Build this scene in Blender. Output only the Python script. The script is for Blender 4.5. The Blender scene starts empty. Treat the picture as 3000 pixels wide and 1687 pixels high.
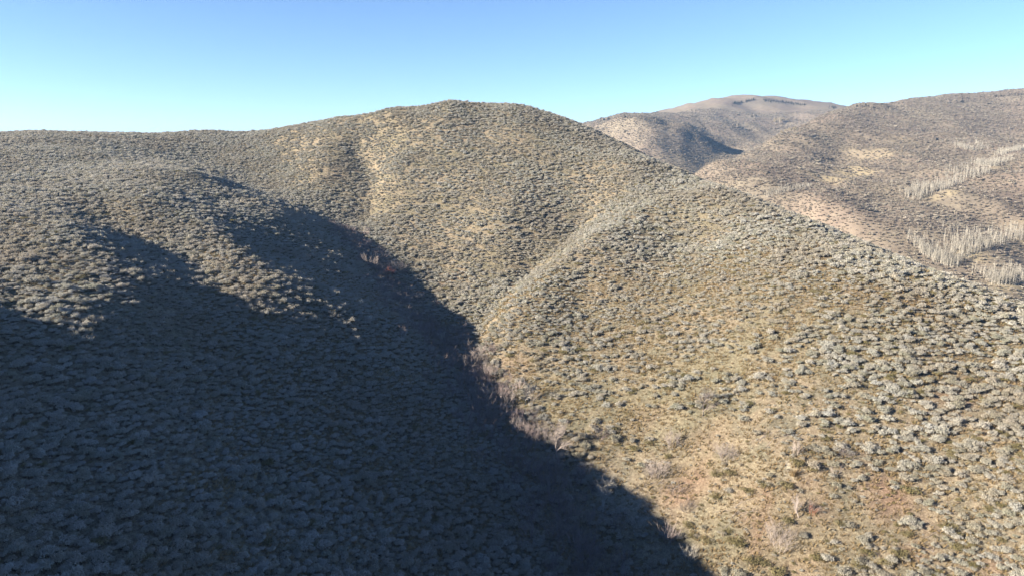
import bpy, math, random
import numpy as np
from mathutils import Vector, Matrix

# ------------------------------------------------------------------ camera, sky, sun, exposure
scene = bpy.context.scene
F_PX, CX, CY, HORIZON = 2027.0, 1500.0, 843.5, 430.0     # photo 3000 x 1687
CAM_Z = 90.0
PITCH = math.atan((CY - HORIZON) / F_PX)
SUN_ELEV = math.radians(20.0)
SUN_AZ = math.radians(20.0)          # from the left (-x), this much behind the camera
SUN = Vector((-math.cos(SUN_AZ) * math.cos(SUN_ELEV), -math.sin(SUN_AZ) * math.cos(SUN_ELEV), math.sin(SUN_ELEV)))

cam_data = bpy.data.cameras.new('camera')
cam_data.sensor_width = 36.0
cam_data.sensor_fit = 'HORIZONTAL'
cam_data.lens = 36.0 * F_PX / 3000.0
cam_data.clip_start = 0.5
cam_data.clip_end = 30000.0
cam = bpy.data.objects.new('camera', cam_data)
cam.location = (0, 0, CAM_Z)
cam.rotation_euler = (math.pi / 2 - PITCH, 0, 0)
scene.collection.objects.link(cam)
scene.camera = cam

world = bpy.data.worlds.new('World')
scene.world = world
world.use_nodes = True
wn, wl = world.node_tree.nodes, world.node_tree.links
wn.clear()
sky_node = wn.new('ShaderNodeTexSky')
sky_node.sky_type = 'NISHITA'
sky_node.sun_disc = False
sky_node.sun_elevation = SUN_ELEV
sky_node.sun_rotation = math.atan2(SUN.x, SUN.y)
sky_node.altitude = 3600.0
sky_node.air_density = 1.0
sky_node.dust_density = 0.05
sky_node.ozone_density = 3.6
bg = wn.new('ShaderNodeBackground')
bg.inputs['Strength'].default_value = 0.05
wout = wn.new('ShaderNodeOutputWorld')
wl.new(sky_node.outputs[0], bg.inputs['Color'])
wl.new(bg.outputs[0], wout.inputs['Surface'])

sun_data = bpy.data.lights.new('sun', 'SUN')
sun_data.energy = 5.0
sun_data.angle = math.radians(0.5)
sun_data.color = (1.0, 0.85, 0.62)
sun = bpy.data.objects.new('sun', sun_data)
sun.rotation_euler = (-SUN).to_track_quat('-Z', 'Y').to_euler()
scene.collection.objects.link(sun)

scene.view_settings.view_transform = 'Standard'
scene.view_settings.look = 'None'
scene.view_settings.gamma = 1.0
scene.view_settings.exposure = 2.2
scene.view_settings.use_curve_mapping = False
scene.cycles.max_bounces = 5
scene.cycles.diffuse_bounces = 0
scene.cycles.transparent_max_bounces = 4
scene.cycles.volume_bounces = 0

# ------------------------------------------------------------------ helpers
col = scene.collection
rng = np.random.default_rng(11)
R = random.Random(5)


def pix(px, py, Y):
    """point at horizontal distance Y ahead of the camera, seen at photo pixel (px, py)"""
    u, v = (px - CX) / F_PX, -(py - CY) / F_PX
    c, s = math.cos(PITCH), math.sin(PITCH)
    t = Y / (c + v * s)
    return (u * t, Y, t * (-s + v * c) + CAM_Z)


def project(x, y, z):
    c, s = math.cos(PITCH), math.sin(PITCH)
    zz = z - CAM_Z
    d = y * c - zz * s
    u = x / d
    v = (y * s + zz * c) / d
    return CX + u * F_PX, CY - v * F_PX, d


def perlin(x, y, seed=0):
    g = np.random.default_rng(seed)
    perm = g.permutation(256)
    ang = g.random(256) * 2 * np.pi
    gx, gy = np.cos(ang), np.sin(ang)
    xi, yi = np.floor(x).astype(int), np.floor(y).astype(int)
    xf, yf = x - xi, y - yi

    def grad(ix, iy, dx, dy):
        h = perm[(perm[ix & 255] + iy) & 255]
        return gx[h] * dx + gy[h] * dy
    u = xf ** 3 * (xf * (xf * 6 - 15) + 10)
    w = yf ** 3 * (yf * (yf * 6 - 15) + 10)
    a = grad(xi, yi, xf, yf) * (1 - u) + grad(xi + 1, yi, xf - 1, yf) * u
    b = grad(xi, yi + 1, xf, yf - 1) * (1 - u) + grad(xi + 1, yi + 1, xf - 1, yf - 1) * u
    return (a * (1 - w) + b * w) * 1.5


def fbm(x, y, seed=0, octaves=3, gain=0.5):
    r, a, f = 0.0, 1.0, 1.0
    for k in range(octaves):
        r = r + a * perlin(x * f + 17.3 * k, y * f - 9.1 * k, seed + k)
        a *= gain
        f *= 2.03
    return r


# ------------------------------------------------------------------ terrain
# survey of the hills: photo pixel + distance ahead in metres
SURVEY = [
    # left hill: left edge of the picture, upwards
    (0, 1687, 40), (0, 1480, 46), (0, 1300, 53), (0, 1100, 63), (0, 930, 74), (0, 760, 96), (0, 600, 137), (0, 480, 200), (0, 393, 275),
    (200, 1687, 42), (200, 1400, 53), (200, 1100, 67), (200, 930, 77), (200, 800, 92), (200, 660, 118), (200, 520, 180), (200, 388, 282),
    (400, 1687, 44), (400, 1300, 60), (400, 1050, 75), (400, 900, 86), (400, 790, 103), (400, 700, 130), (310, 640, 142), (500, 655, 141), (250, 580, 152), (400, 600, 148), (400, 490, 205), (400, 397, 288),
    (600, 1687, 47), (600, 1300, 65), (600, 1050, 83), (600, 900, 98), (600, 786, 117), (640, 764, 119.5), (600, 680, 138), (600, 590, 168), (560, 505, 208), (600, 390, 300),
    (800, 1687, 51), (800, 1300, 72), (800, 1050, 90), (800, 838, 112), (800, 750, 142), (800, 670, 160), (790, 610, 180),
    (1000, 1687, 55), (1000, 1300, 77), (1000, 1050, 99), (1000, 925, 110), (1000, 838, 133), (1000, 755, 158),
    (1200, 1687, 60), (1200, 1300, 83), (1200, 1100, 101), (1200, 960, 121), (1400, 1687, 64), (1400, 1300, 88),
    # gully bottom
    (1760, 1687, 69), (1620, 1450, 80), (1500, 1250, 94), (1380, 1100, 110), (1270, 980, 128), (1160, 840, 155), (1070, 730, 178), (1010, 670, 194),
    (930, 615, 207), (830, 572, 220), (700, 530, 235), (590, 475, 258), (560, 440, 275),
    # saddle and main hill
    (720, 395, 300), (700, 450, 272), (850, 500, 248), (850, 430, 272), (850, 380, 292), (1000, 348, 286),
    (950, 570, 222), (950, 480, 242), (970, 410, 264), (1075, 600, 216), (1085, 510, 238), (1040, 425, 260),
    (1150, 318, 282), (1320, 301, 278), (1500, 325, 272), (1690, 386, 262), (1900, 466, 243), (2000, 502, 231),
    (1150, 650, 199), (1150, 500, 233), (1150, 400, 260), (1300, 800, 168), (1300, 600, 206), (1250, 450, 243), (1400, 380, 258),
    (1500, 620, 194), (1500, 470, 232), (1490, 740, 174), (1600, 400, 250),
    (1250, 880, 150), (1380, 960, 130), (1450, 1080, 111),
    # draw and the spur beside it
    (1440, 925, 134), (1560, 790, 165), (1690, 680, 185), (1750, 600, 198), (1710, 520, 216),
    (1500, 920, 126), (1620, 800, 141), (1740, 695, 157), (1870, 615, 179), (1960, 550, 199),
    # crest of the right spur, and the skyline just beyond it
    (1840, 480, 219), (2070, 560, 184), (2210, 630, 158), (2450, 725, 131), (2740, 868, 108), (3000, 1015, 94),
    (2150, 566, 208), (2300, 632, 192), (2600, 778, 168), (2800, 864, 156), (3000, 945, 147),
    # right slope
    (1700, 900, 128), (1700, 1060, 108), (2000, 700, 157), (2000, 850, 126), (2000, 1000, 107), (2000, 1200, 91), (2000, 1400, 81), (1950, 1600, 72),
    (2300, 800, 119), (2300, 950, 102), (2300, 1150, 88), (2300, 1400, 75), (2300, 1687, 65), (2650, 1000, 94), (2650, 1250, 80), (2650, 1687, 62),
    (3000, 1200, 81), (3000, 1450, 68), (3000, 1687, 60), (1800, 1250, 91), (1900, 1687, 68.5),
    # far hills on the right
    (3000, 840, 335), (2900, 790, 350), (2800, 750, 365), (2650, 700, 385), (2500, 650, 410), (3000, 760, 375), (3000, 690, 415), (2850, 650, 430),
    (2800, 565, 490), (3000, 478, 545), (2680, 590, 470), (2550, 625, 445), (2400, 605, 440),
    (2600, 545, 520), (2480, 530, 560), (2350, 560, 490), (2250, 535, 510), (2700, 510, 565), (2860, 490, 590),
    (2740, 415, 720), (2600, 460, 650), (2450, 470, 660), (2900, 450, 660), (3000, 420, 760), (2880, 420, 710),
    (2200, 470, 640), (2100, 488, 640), (2250, 420, 740), (2330, 385, 800), (2400, 352, 880), (2470, 325, 940), (2520, 312, 980), (2580, 318, 1010),
    (2700, 296, 1050), (2850, 285, 1100), (3000, 268, 1180), (2600, 380, 830), (2800, 350, 900), (2950, 340, 960),
    # mountains behind
    (2090, 470, 1000), (2020, 440, 1000), (1900, 440, 960), (1900, 354, 1080), (1845, 347, 1130), (1800, 352, 1150), (1720, 372, 1200), (1950, 378, 1080),
    (2000, 390, 1030), (2060, 420, 1040), (2130, 440, 1130), (2160, 385, 1260), (2020, 340, 1380), (2240, 345, 1460), (2250, 400, 1260), (2330, 380, 1330), (2100, 302, 1600),
    (2000, 326, 1600), (2220, 285, 1700), (2300, 292, 1720), (2450, 310, 1750), (2200, 320, 1560), (2330, 320, 1560),
]
# ground that the photo does not show (behind crests, beside and behind the drone): x, y, height relative to the drone
HIDDEN = [
    (-45, 330, -4), (30, 340, 2), (-60, 420, -30), (60, 320, -14), (80, 270, -24), (90, 400, -60), (100, 235, -42), (140, 220, -62), (132, 180, -52),
    (150, 260, -70), (190, 300, -76), (260, 330, -76), (170, 400, -78), (60, 520, -70), (0, 700, -60), (-260, 420, -25), (-150, 420, -25), (-500, 500, -40), (-300, 900, -30),
    (-1000, 1500, -40), (0, 1500, -10), (100, 900, -60), (250, 800, -50),
    (200, 2300, 40), (900, 2500, 40), (600, 1500, 70), (900, 1400, 60), (-800, 3000, -40), (0, 5000, -60), (-1500, 2500, -60), (-3000, 2000, -70), (-2500, 5000, -90), (-700, 1200, -40), (-8000, 8000, -150), (8000, 8000, -150), (8000, -6000, -150), (-8000, -6000, -150), (0, 10000, -150), (-1200, 700, -50), (-900, 300, -40), (2500, 5000, -60), (-4000, 4000, -60), (5000, 1500, -40), (-5000, 0, -60), (0, -5000, -60),
    # left of the frame: the shoulder that throws the long shadow
    (-52, 46, -17.5), (-66, 62, -12.6), (-85, 80, -10.8), (-110, 105, -8.0), (-70, 36, -10), (-48, 26, -18), (-90, 52, -5.0), (-120, 70, -1.5), (-160, 110, 4), (-150, 150, -3), (-200, 180, 2),
    (-100, 20, -4), (-70, 5, -11), (-150, 20, 3), (-60, -30, -10), (-120, -60, 2), (-250, 80, 6), (-320, 200, 8), (-300, -50, 0), (-600, 100, -30),
    # below and behind the drone
    (0, 30, -39), (-15, 35, -33), (-25, 10, -30), (12, 45, -44), (25, 20, -48), (45, 45, -38), (60, 20, -42), (75, 60, -31), (100, 85, -28), (110, 40, -36), (130, 110, -38), (0, -40, -50), (60, -60, -56), (160, 60, -46),
    (200, 0, -60), (250, 150, -72), (400, 200, -75), (0, -300, -70), (300, -300, -80), (-300, -400, -40), (500, 350, -60), (700, 550, -20), (800, 800, 50),
]


def embed(x, y):
    r = np.sqrt(x * x + y * y)
    th = np.arctan2(x, y)
    k = r / np.sqrt(r * r + 12.0 ** 2)
    return np.stack([3.0 * np.sin(th) * k, 3.0 * np.cos(th) * k, 1.55 * np.log(np.sqrt(r * r + 22.0 ** 2))], -1), np.sqrt(r * r + 22.0 ** 2)


def tps(d2):
    return 0.5 * d2 * np.log(d2 + 1e-9)


CP = np.array([pix(*p) for p in SURVEY] + [(x, y, z + CAM_Z) for x, y, z in HIDDEN], float)
CPE, CPR = embed(CP[:, 0], CP[:, 1])
_n = len(CP)
_K = tps(((CPE[:, None] - CPE[None]) ** 2).sum(-1)) + np.eye(_n) * 3e-4
_P = np.hstack([np.ones((_n, 1)), CPE])
_A = np.block([[_K, _P], [_P.T, np.eye(4) * -1e-6]])
_W = np.linalg.solve(_A, np.concatenate([(CP[:, 2] - CAM_Z) / CPR, np.zeros(4)]))


def base_height(x, y):
    out = np.empty(x.shape)
    xf, yf, of = x.ravel(), y.ravel(), out.ravel()
    for i in range(0, xf.size, 20000):
        e, r = embed(xf[i:i + 20000], yf[i:i + 20000])
        d2 = (e * e).sum(-1)[:, None] + (CPE * CPE).sum(-1)[None] - 2 * e @ CPE.T
        of[i:i + 20000] = (tps(np.maximum(d2, 0)) @ _W[:_n] + _W[_n] + e @ _W[_n + 1:]) * r
    return of.reshape(x.shape) + CAM_Z


def axis(a, b, step, lo, hi, ratio):
    mid = list(np.arange(a, b + step * .5, step))
    up, s = [], step
    while (up[-1] if up else mid[-1]) < hi:
        s *= ratio
        up.append((up[-1] if up else mid[-1]) + s)
    dn, s = [], step
    while (dn[-1] if dn else mid[0]) > lo:
        s *= ratio * 1.03
        dn.append((dn[-1] if dn else mid[0]) - s)
    return np.array(dn[::-1] + mid + up)


GX = axis(-90, 95, 1.15, -9000, 9000, 1.022)
GY = axis(34, 290, 1.15, -7000, 11000, 1.017)
MX, MY = np.meshgrid(GX, GY)
MZ = base_height(MX, MY)
_d = np.sqrt(MX ** 2 + MY ** 2)
_far = np.clip((_d - 330) / 200, 0, 1)
MZ += fbm(MX / 26, MY / 26, 3, 3) * 0.35 * (1 - _far) + fbm(MX / 5, MY / 5, 8, 2) * 0.10 * (1 - _far)
# folded side ribs of the distant hills
_w = fbm(MX / 300, MY / 300, 21, 2) * 60
MZ += _far * ((0.5 - np.abs(perlin((MX + _w) / 95, (MY - _w) / 150, 31))) * 9.0 + fbm(MX / 45, MY / 45, 41, 3) * 2.2
                + (0.4 - np.abs(perlin((MX - _w) / 38, (MY + _w) / 60, 33))) * 2.6)
_px, _py, _ = pix(1900, 341, 1080)
_pd = np.hypot((MX - _px) / 1.25, MY - _py)
MZ += 7.0 * np.clip(1 - _pd / 110, 0, 1) ** 1.15 + 3.0 * np.clip(1 - np.hypot(MX - _px, MY - _py) / 25, 0, 1)


def ground(x, y):
    i = np.clip(np.searchsorted(GX, x) - 1, 0, len(GX) - 2)
    j = np.clip(np.searchsorted(GY, y) - 1, 0, len(GY) - 2)
    u = (x - GX[i]) / (GX[i + 1] - GX[i])
    v = (y - GY[j]) / (GY[j + 1] - GY[j])
    return (MZ[j, i] * (1 - u) + MZ[j, i + 1] * u) * (1 - v) + (MZ[j + 1, i] * (1 - u) + MZ[j + 1, i + 1] * u) * v


def ground1(x, y):
    return float(ground(np.array([x]), np.array([y]))[0])


def on_ground(px, py, lo=30.0, hi=2500.0):
    """first ground point along the sight line through a photo pixel"""
    ax, ay, az = pix(px, py, 1.0)
    az -= CAM_Z
    t = np.geomspace(lo, hi, 4000)
    below = (CAM_Z + az * t) < ground(ax * t, ay * t)
    k = int(np.argmax(below)) if below.any() else -1
    return Vector((ax * t[k], ay * t[k], ground1(ax * t[k], ay * t[k])))


# narrow crease of the side draw, with a pale rib on its right bank
def along(line, depth, width):
    ps = [on_ground(*q) for q in line]
    best = np.full(MX.shape, 1e9)
    for a, b in zip(ps, ps[1:]):
        dx, dy = b.x - a.x, b.y - a.y
        t = np.clip(((MX - a.x) * dx + (MY - a.y) * dy) / (dx * dx + dy * dy + 1e-9), 0, 1)
        best = np.minimum(best, np.hypot(MX - a.x - t * dx, MY - a.y - t * dy))
    return depth * np.exp(-(best / width) ** 2)


_cut = along(((1395, 960), (1430, 905), (1490, 850), (1550, 790), (1630, 725), (1690, 665), (1715, 610)), 0.8, 2.4)
_rib = along(((1480, 915), (1600, 815), (1725, 705), (1860, 630), (1960, 590)), 0.55, 5.0)
_cut2 = along(((1065, 640), (1085, 560), (1080, 500), (1040, 430)), 1.1, 4.0)
MZ += _rib - _cut - _cut2


# ------------------------------------------------------------------ materials
def lin(r, g, b):
    f = lambda c: c / 12.92 if c <= .04045 else ((c + .055) / 1.055) ** 2.4
    return (f(r / 255), f(g / 255), f(b / 255), 1.0)


class Mat:
    """small wrapper for building node materials"""
    def __init__(self, name, rough=0.9, spec=0.15):
        self.m = bpy.data.materials.new(name)
        self.m.use_nodes = True
        self.n, self.l = self.m.node_tree.nodes, self.m.node_tree.links
        self.b = self.n['Principled BSDF']
        self.b.inputs['Roughness'].default_value = rough
        self.b.inputs['Specular IOR Level'].default_value = spec

    def pos(self, scale=(1, 1, 1)):
        g = self.n.new('ShaderNodeNewGeometry')
        mp = self.n.new('ShaderNodeMapping')
        mp.inputs['Scale'].default_value = scale
        self.l.new(g.outputs['Position'], mp.inputs['Vector'])
        return mp.outputs[0]

    def noise(self, scale, detail=4, rough=0.55, vec=None):
        t = self.n.new('ShaderNodeTexNoise')
        t.inputs['Scale'].default_value = scale
        t.inputs['Detail'].default_value = detail
        t.inputs['Roughness'].default_value = rough
        self.l.new(vec if vec is not None else self.pos(), t.inputs['Vector'])
        return t.outputs[0]

    def ramp(self, fac, stops):
        t = self.n.new('ShaderNodeValToRGB')
        e = t.color_ramp.elements
        while len(e) < len(stops):
            e.new(0.5)
        for k, (p, c) in enumerate(stops):
            e[k].position = p
            e[k].color = c if len(c) == 4 else (*c, 1)
        self.l.new(fac, t.inputs[0])
        return t.outputs[0]

    def mix(self, fac, a, b, mode='MIX'):
        t = self.n.new('ShaderNodeMix')
        t.data_type = 'RGBA'
        t.blend_type = mode
        for sock, v in ((t.inputs[0], fac), (t.inputs[6], a), (t.inputs[7], b)):
            if isinstance(v, bpy.types.NodeSocket):
                self.l.new(v, sock)
            elif isinstance(v, (int, float)):
                sock.default_value = v
            else:
                sock.default_value = v if len(v) == 4 else (*v, 1)
        return t.outputs[2]

    def math(self, op, a, b=0.0):
        t = self.n.new('ShaderNodeMath')
        t.operation = op
        for sock, v in ((t.inputs[0], a), (t.inputs[1], b)):
            if isinstance(v, bpy.types.NodeSocket):
                self.l.new(v, sock)
            else:
                sock.default_value = v
        return t.outputs[0]

    def attr(self, name):
        t = self.n.new('ShaderNodeAttribute')
        t.attribute_name = name
        return t.outputs['Fac']

    def random(self):
        return self.n.new('ShaderNodeObjectInfo').outputs['Random']

    def color(self, c):
        if isinstance(c, bpy.types.NodeSocket):
            self.l.new(c, self.b.inputs['Base Color'])
        else:
            self.b.inputs['Base Color'].default_value = c if len(c) == 4 else (*c, 1)
        return self

    def bump(self, h, strength, dist):
        t = self.n.new('ShaderNodeBump')
        t.inputs['Strength'].default_value = strength
        t.inputs['Distance'].default_value = dist
        self.l.new(h, t.inputs['Height'])
        self.l.new(t.outputs[0], self.b.inputs['Normal'])
        return self


def ground_material():
    m = Mat('hillside_soil', 1.0, 0.0)
    fine = m.noise(2.6, 6, 0.7)
    mid = m.noise(0.33, 5, 0.6)
    big = m.noise(0.045, 4, 0.6)
    soil = m.ramp(fine, [(0.25, (0.077, 0.062, 0.051)), (0.45, (0.177, 0.148, 0.118)), (0.6, (0.239, 0.208, 0.163)), (0.78, (0.307, 0.285, 0.246))])
    speck = m.noise(11.0, 4, 0.75)
    litter = m.ramp(fine, [(0.3, (0.061, 0.055, 0.045)), (0.5, (0.130, 0.120, 0.098)), (0.7, (0.209, 0.201, 0.164))])
    moss = m.ramp(fine, [(0.3, (0.072, 0.071, 0.049)), (0.7, (0.185, 0.182, 0.130))])
    c = m.mix(m.ramp(mid, [(0.42, (0, 0, 0)), (0.6, (1, 1, 1))]), soil, litter)
    c = m.mix(m.ramp(big, [(0.46, (0, 0, 0)), (0.66, (0.457, 0.498, 0.592))]), c, moss)
    red = m.ramp(fine, [(0.3, (0.112, 0.068, 0.054)), (0.6, (0.205, 0.135, 0.108)), (0.8, (0.263, 0.198, 0.168))])
    c = m.mix(m.math('MULTIPLY', m.attr('red_soil'), 0.75), c, red)
    straw = m.ramp(fine, [(0.3, (0.216, 0.193, 0.149)), (0.7, (0.370, 0.355, 0.312))])
    c = m.mix(m.attr('straw'), c, straw)
    c = m.mix(1.0, c, m.ramp(speck, [(0.34, (.36, .34, .32)), (0.5, (1, 1, 1)), (0.64, (1.5, 1.52, 1.54))]), 'MULTIPLY')
    # brush cover of the distant hills, too fine to tell apart
    fn = m.noise(0.10, 8, 0.68)
    fb = m.ramp(fn, [(0.34, (0.105, 0.09, 0.08)), (0.5, (0.16, 0.14, 0.122)), (0.66, (0.23, 0.205, 0.17))])
    fb2 = m.ramp(m.noise(0.011, 4, 0.55), [(0.40, (0.165, 0.15, 0.13)), (0.62, (0.175, 0.142, 0.132))])
    fb = m.mix(0.5, fb, fb2)
    fb = m.mix(m.attr('straw'), fb, (0.296, 0.257, 0.183))
    c = m.mix(m.attr('distant'), c, fb)
    m.color(c)
    h = m.math('ADD', m.noise(7.0, 6, 0.75), m.math('MULTIPLY', m.noise(0.6, 5, 0.65), 1.5))
    m.bump(h, 0.9, 0.16)
    return m.m


def leaf_material(name, stops, dry, patch=0.06):
    """leaf colour by bush (random), by leaf (tone) and by patch of hillside"""
    m = Mat(name, 0.75, 0.12)
    base = m.ramp(m.random(), stops)
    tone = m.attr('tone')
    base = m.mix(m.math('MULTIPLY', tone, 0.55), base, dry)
    pn = m.ramp(m.noise(patch, 3, 0.5), [(0.40, (0, 0, 0)), (0.68, (.45, .45, .45))])
    base = m.mix(pn, base, dry)
    m.color(base)
    tr = m.n.new('ShaderNodeBsdfTranslucent')
    m.l.new(base, tr.inputs['Color'])
    mx = m.n.new('ShaderNodeMixShader')
    mx.inputs[0].default_value = 0.35
    m.l.new(m.b.outputs[0], mx.inputs[1])
    m.l.new(tr.outputs[0], mx.inputs[2])
    m.l.new(mx.outputs[0], m.n['Material Output'].inputs['Surface'])
    return m.m


def wood_material(name, a, b, scale=9.0):
    m = Mat(name, 0.85, 0.1)
    c = m.ramp(m.noise(scale, 4, 0.6), [(0.35, a), (0.65, b)])
    v = m.ramp(m.random(), [(0.0, (.78, .78, .78)), (1.0, (1.12, 1.12, 1.12))])
    m.color(m.mix(1.0, c, v, 'MULTIPLY'))
    return m.m


M = {}
M['ground'] = ground_material()
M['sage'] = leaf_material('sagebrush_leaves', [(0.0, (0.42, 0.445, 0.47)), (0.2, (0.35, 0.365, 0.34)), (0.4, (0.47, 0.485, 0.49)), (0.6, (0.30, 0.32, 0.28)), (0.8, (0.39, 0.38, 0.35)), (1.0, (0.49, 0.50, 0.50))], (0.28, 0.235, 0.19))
M['olive'] = leaf_material('bitterbrush_leaves', [(0.0, (0.165, 0.155, 0.08)), (0.5, (0.20, 0.185, 0.105)), (1.0, (0.13, 0.127, 0.065))], (0.22, 0.185, 0.11))
M['dry_brush'] = leaf_material('dry_brush_stalks', [(0.0, (.28, .215, .14)), (0.5, (.33, .27, .19)), (1.0, (.22, .16, .11))], (.25, .165, .11))
M['far_brush'] = leaf_material('distant_brush_leaves', [(0.0, (.28, .26, .245)), (0.4, (.22, .195, .18)), (0.7, (.34, .325, .30)), (1.0, (.26, .25, .215))], (.19, .155, .145), 0.012)
M['sage_wood'] = wood_material('sagebrush_wood', (0.056, 0.045, 0.038), (0.105, 0.083, 0.070))
M['grass'] = leaf_material('dry_grass_blades', [(0.0, (0.322, 0.275, 0.182)), (0.5, (0.260, 0.205, 0.119)), (1.0, (0.211, 0.186, 0.098))], (0.223, 0.154, 0.091))
M['lilac_wood'] = wood_material('lilac_grey_twigs', (0.20, 0.178, 0.182), (0.29, 0.26, 0.265))
M['white_wood'] = wood_material('bleached_wood', (0.36, 0.345, 0.33), (0.48, 0.465, 0.445))
M['red_wood'] = wood_material('russet_twigs', (0.186, 0.058, 0.042), (0.260, 0.109, 0.077))
M['thicket_wood'] = wood_material('thicket_twigs', (0.20, 0.165, 0.18), (0.29, 0.245, 0.26))
M['aspen_bark'] = wood_material('aspen_bark', (0.34, 0.335, 0.325), (0.46, 0.45, 0.435), 1.4)
M['aspen_twigs'] = wood_material('aspen_twigs', (0.24, 0.235, 0.225), (0.32, 0.31, 0.30))
M['cream_leaves'] = leaf_material('pale_poplar_crown', [(0.0, (0.322, 0.282, 0.210)), (1.0, (0.372, 0.333, 0.266))], (0.260, 0.218, 0.168))
M['conifer'] = leaf_material('conifer_needles', [(0.0, (0.022, 0.032, 0.021)), (1.0, (0.034, 0.045, 0.028))], (0.031, 0.032, 0.025))
M['rock'] = wood_material('weathered_rock', (.05, .046, .044), (.12, .108, .10), 0.5)


# ------------------------------------------------------------------ mesh building
class Mesh:
    def __init__(self):
        self.v, self.f, self.t, self.mi = [], [], [], []

    def face(self, pts, tone=0.0, mi=0):
        i = len(self.v)
        self.v.extend(tuple(p) for p in pts)
        self.f.append(tuple(range(i, i + len(pts))))
        self.t.append(tone)
        self.mi.append(mi)

    def tube(self, pts, radii, sides=3, mi=0, tone=0.0):
        rings = []
        for k, (p, r) in enumerate(zip(pts, radii)):
            d = (pts[min(k + 1, len(pts) - 1)] - pts[max(k - 1, 0)])
            d = d.normalized() if d.length > 1e-6 else Vector((0, 0, 1))
            a = d.cross(Vector((0.31, 0.95, 0.05))).normalized()
            b = d.cross(a)
            i = len(self.v)
            for s in range(sides):
                q = 2 * math.pi * s / sides
                self.v.append(tuple(p + (a * math.cos(q) + b * math.sin(q)) * r))
            rings.append(i)
        for i, j in zip(rings, rings[1:]):
            for s in range(sides):
                self.f.append((i + s, i + (s + 1) % sides, j + (s + 1) % sides, j + s))
                self.t.append(tone)
                self.mi.append(mi)

    def data(self, name, mats, smooth=False):
        me = bpy.data.meshes.new(name)
        me.from_pydata(self.v, [], self.f)
        a = me.attributes.new('tone', 'FLOAT', 'FACE')
        a.data.foreach_set('value', np.array(self.t, np.float32))
        for k in mats:
            me.materials.append(M[k])
        if len(mats) > 1:
            me.polygons.foreach_set('material_index', self.mi)
        if smooth:
            me.polygons.foreach_set('use_smooth', [True] * len(self.f))
        me.update()
        return me


def link(name, data, parent=None, loc=None, rot=None, scale=None):
    o = bpy.data.objects.new(name, data)
    col.objects.link(o)
    if parent is not None:
        o.parent = parent
    if loc is not None:
        o.location = loc
    if rot is not None:
        o.rotation_euler = rot
    if scale is not None:
        o.scale = (scale,) * 3 if isinstance(scale, (int, float)) else scale
    return o


def tag(o, label=None, category=None, group=None, kind=None):
    for k, v in (('label', label), ('category', category), ('group', group), ('kind', kind)):
        if v:
            o[k] = v
    return o


def thing(name, parts, label, category, group, loc, rotz=0.0, scale=1.0, tilt=(0, 0)):
    """an Empty at the base of the thing, one mesh child for each part"""
    root = link(name, None, None, loc, (tilt[0], tilt[1], rotz), scale)
    root.empty_display_size = 0.2
    tag(root, label, category, group)
    for pname, pdata in parts:
        link(pname, pdata, root)
    return root


def rvec(r=R):
    while True:
        v = Vector((r.uniform(-1, 1), r.uniform(-1, 1), r.uniform(-1, 1)))
        if 0.05 < v.length < 1:
            return v.normalized()


def shrub_meshes(seed, leaves, leaf_len, leaf_wid, lobes=8, wide=0.5, high=0.62, up=0.5, stems=9):
    """a rounded shrub about one metre wide: lumpy leaf clumps on branching woody stems"""
    r = random.Random(seed)
    fol, wood = Mesh(), Mesh()
    L = []
    for k in range(lobes):
        a = 2 * math.pi * (k + r.uniform(-.35, .35)) / lobes
        q = wide * r.uniform(.35, .72) if k else 0.0
        c = Vector((math.cos(a) * q, math.sin(a) * q * r.uniform(.75, 1.1), high * r.uniform(.42, .72)))
        L.append((c, wide * r.uniform(.32, .5), high * r.uniform(.30, .46)))
    for k in range(leaves):
        c, rw, rh = r.choice(L)
        d = rvec(r)
        if d.z < -0.25:
            d.z *= -0.5
            d.normalize()
        s = r.uniform(.62, 1.06)
        p = c + Vector((d.x * rw * s, d.y * rw * s, d.z * rh * s))
        if p.z < 0.03:
            p.z = r.uniform(.03, .12)
        nrm = (d * 0.75 + rvec(r) * 0.75).normalized()
        ax = (Vector((0, 0, up)) + d * 0.3 + rvec(r) * 0.6)
        ax = (ax - nrm * ax.dot(nrm)).normalized()
        side = ax.cross(nrm).normalized()
        ln, wd = leaf_len * r.uniform(.6, 1.3), leaf_wid * r.uniform(.7, 1.3)
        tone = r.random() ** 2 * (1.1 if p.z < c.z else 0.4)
        fol.face([p - ax * ln * .4 - side * wd * .35, p - ax * ln * .3 + side * wd * .4, p + ax * ln * .6 + side * wd * .2, p + ax * ln * .55 - side * wd * .25], tone)
    for k in range(leaves // 12):
        c, rw, rh = r.choice(L)
        d = rvec(r)
        p = c + Vector((d.x * rw, d.y * rw, abs(d.z) * rh))
        q = p + (Vector((d.x * .5, d.y * .5, 1.0)) + rvec(r) * .3).normalized() * r.uniform(.10, .24) * (1 if up >= .5 else .5)
        e = Vector((r.uniform(-1, 1), r.uniform(-1, 1), 0)).normalized() * leaf_wid * .22
        fol.face([p - e, p + e, q + e * .6, q - e * .6], r.uniform(.3, 1.0))
    for k in range(stems):
        c, rw, rh = L[k % lobes]
        b = Vector((c.x * .15 + r.uniform(-.04, .04), c.y * .15 + r.uniform(-.04, .04), -0.12))
        m_ = Vector((c.x * .55, c.y * .55, c.z * .45)) + rvec(r) * .04
        wood.tube([b, m_, c + Vector((0, 0, rh * .5))], [.028, .018, .006], 3)
    return fol, wood


def merged(a, b):
    o = Mesh()
    n = len(a.v)
    o.v = a.v + b.v
    o.f = a.f + [tuple(i + n for i in f) for f in b.f]
    o.t = a.t + b.t
    o.mi = [0] * len(a.f) + [1] * len(b.f)
    return o


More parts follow.
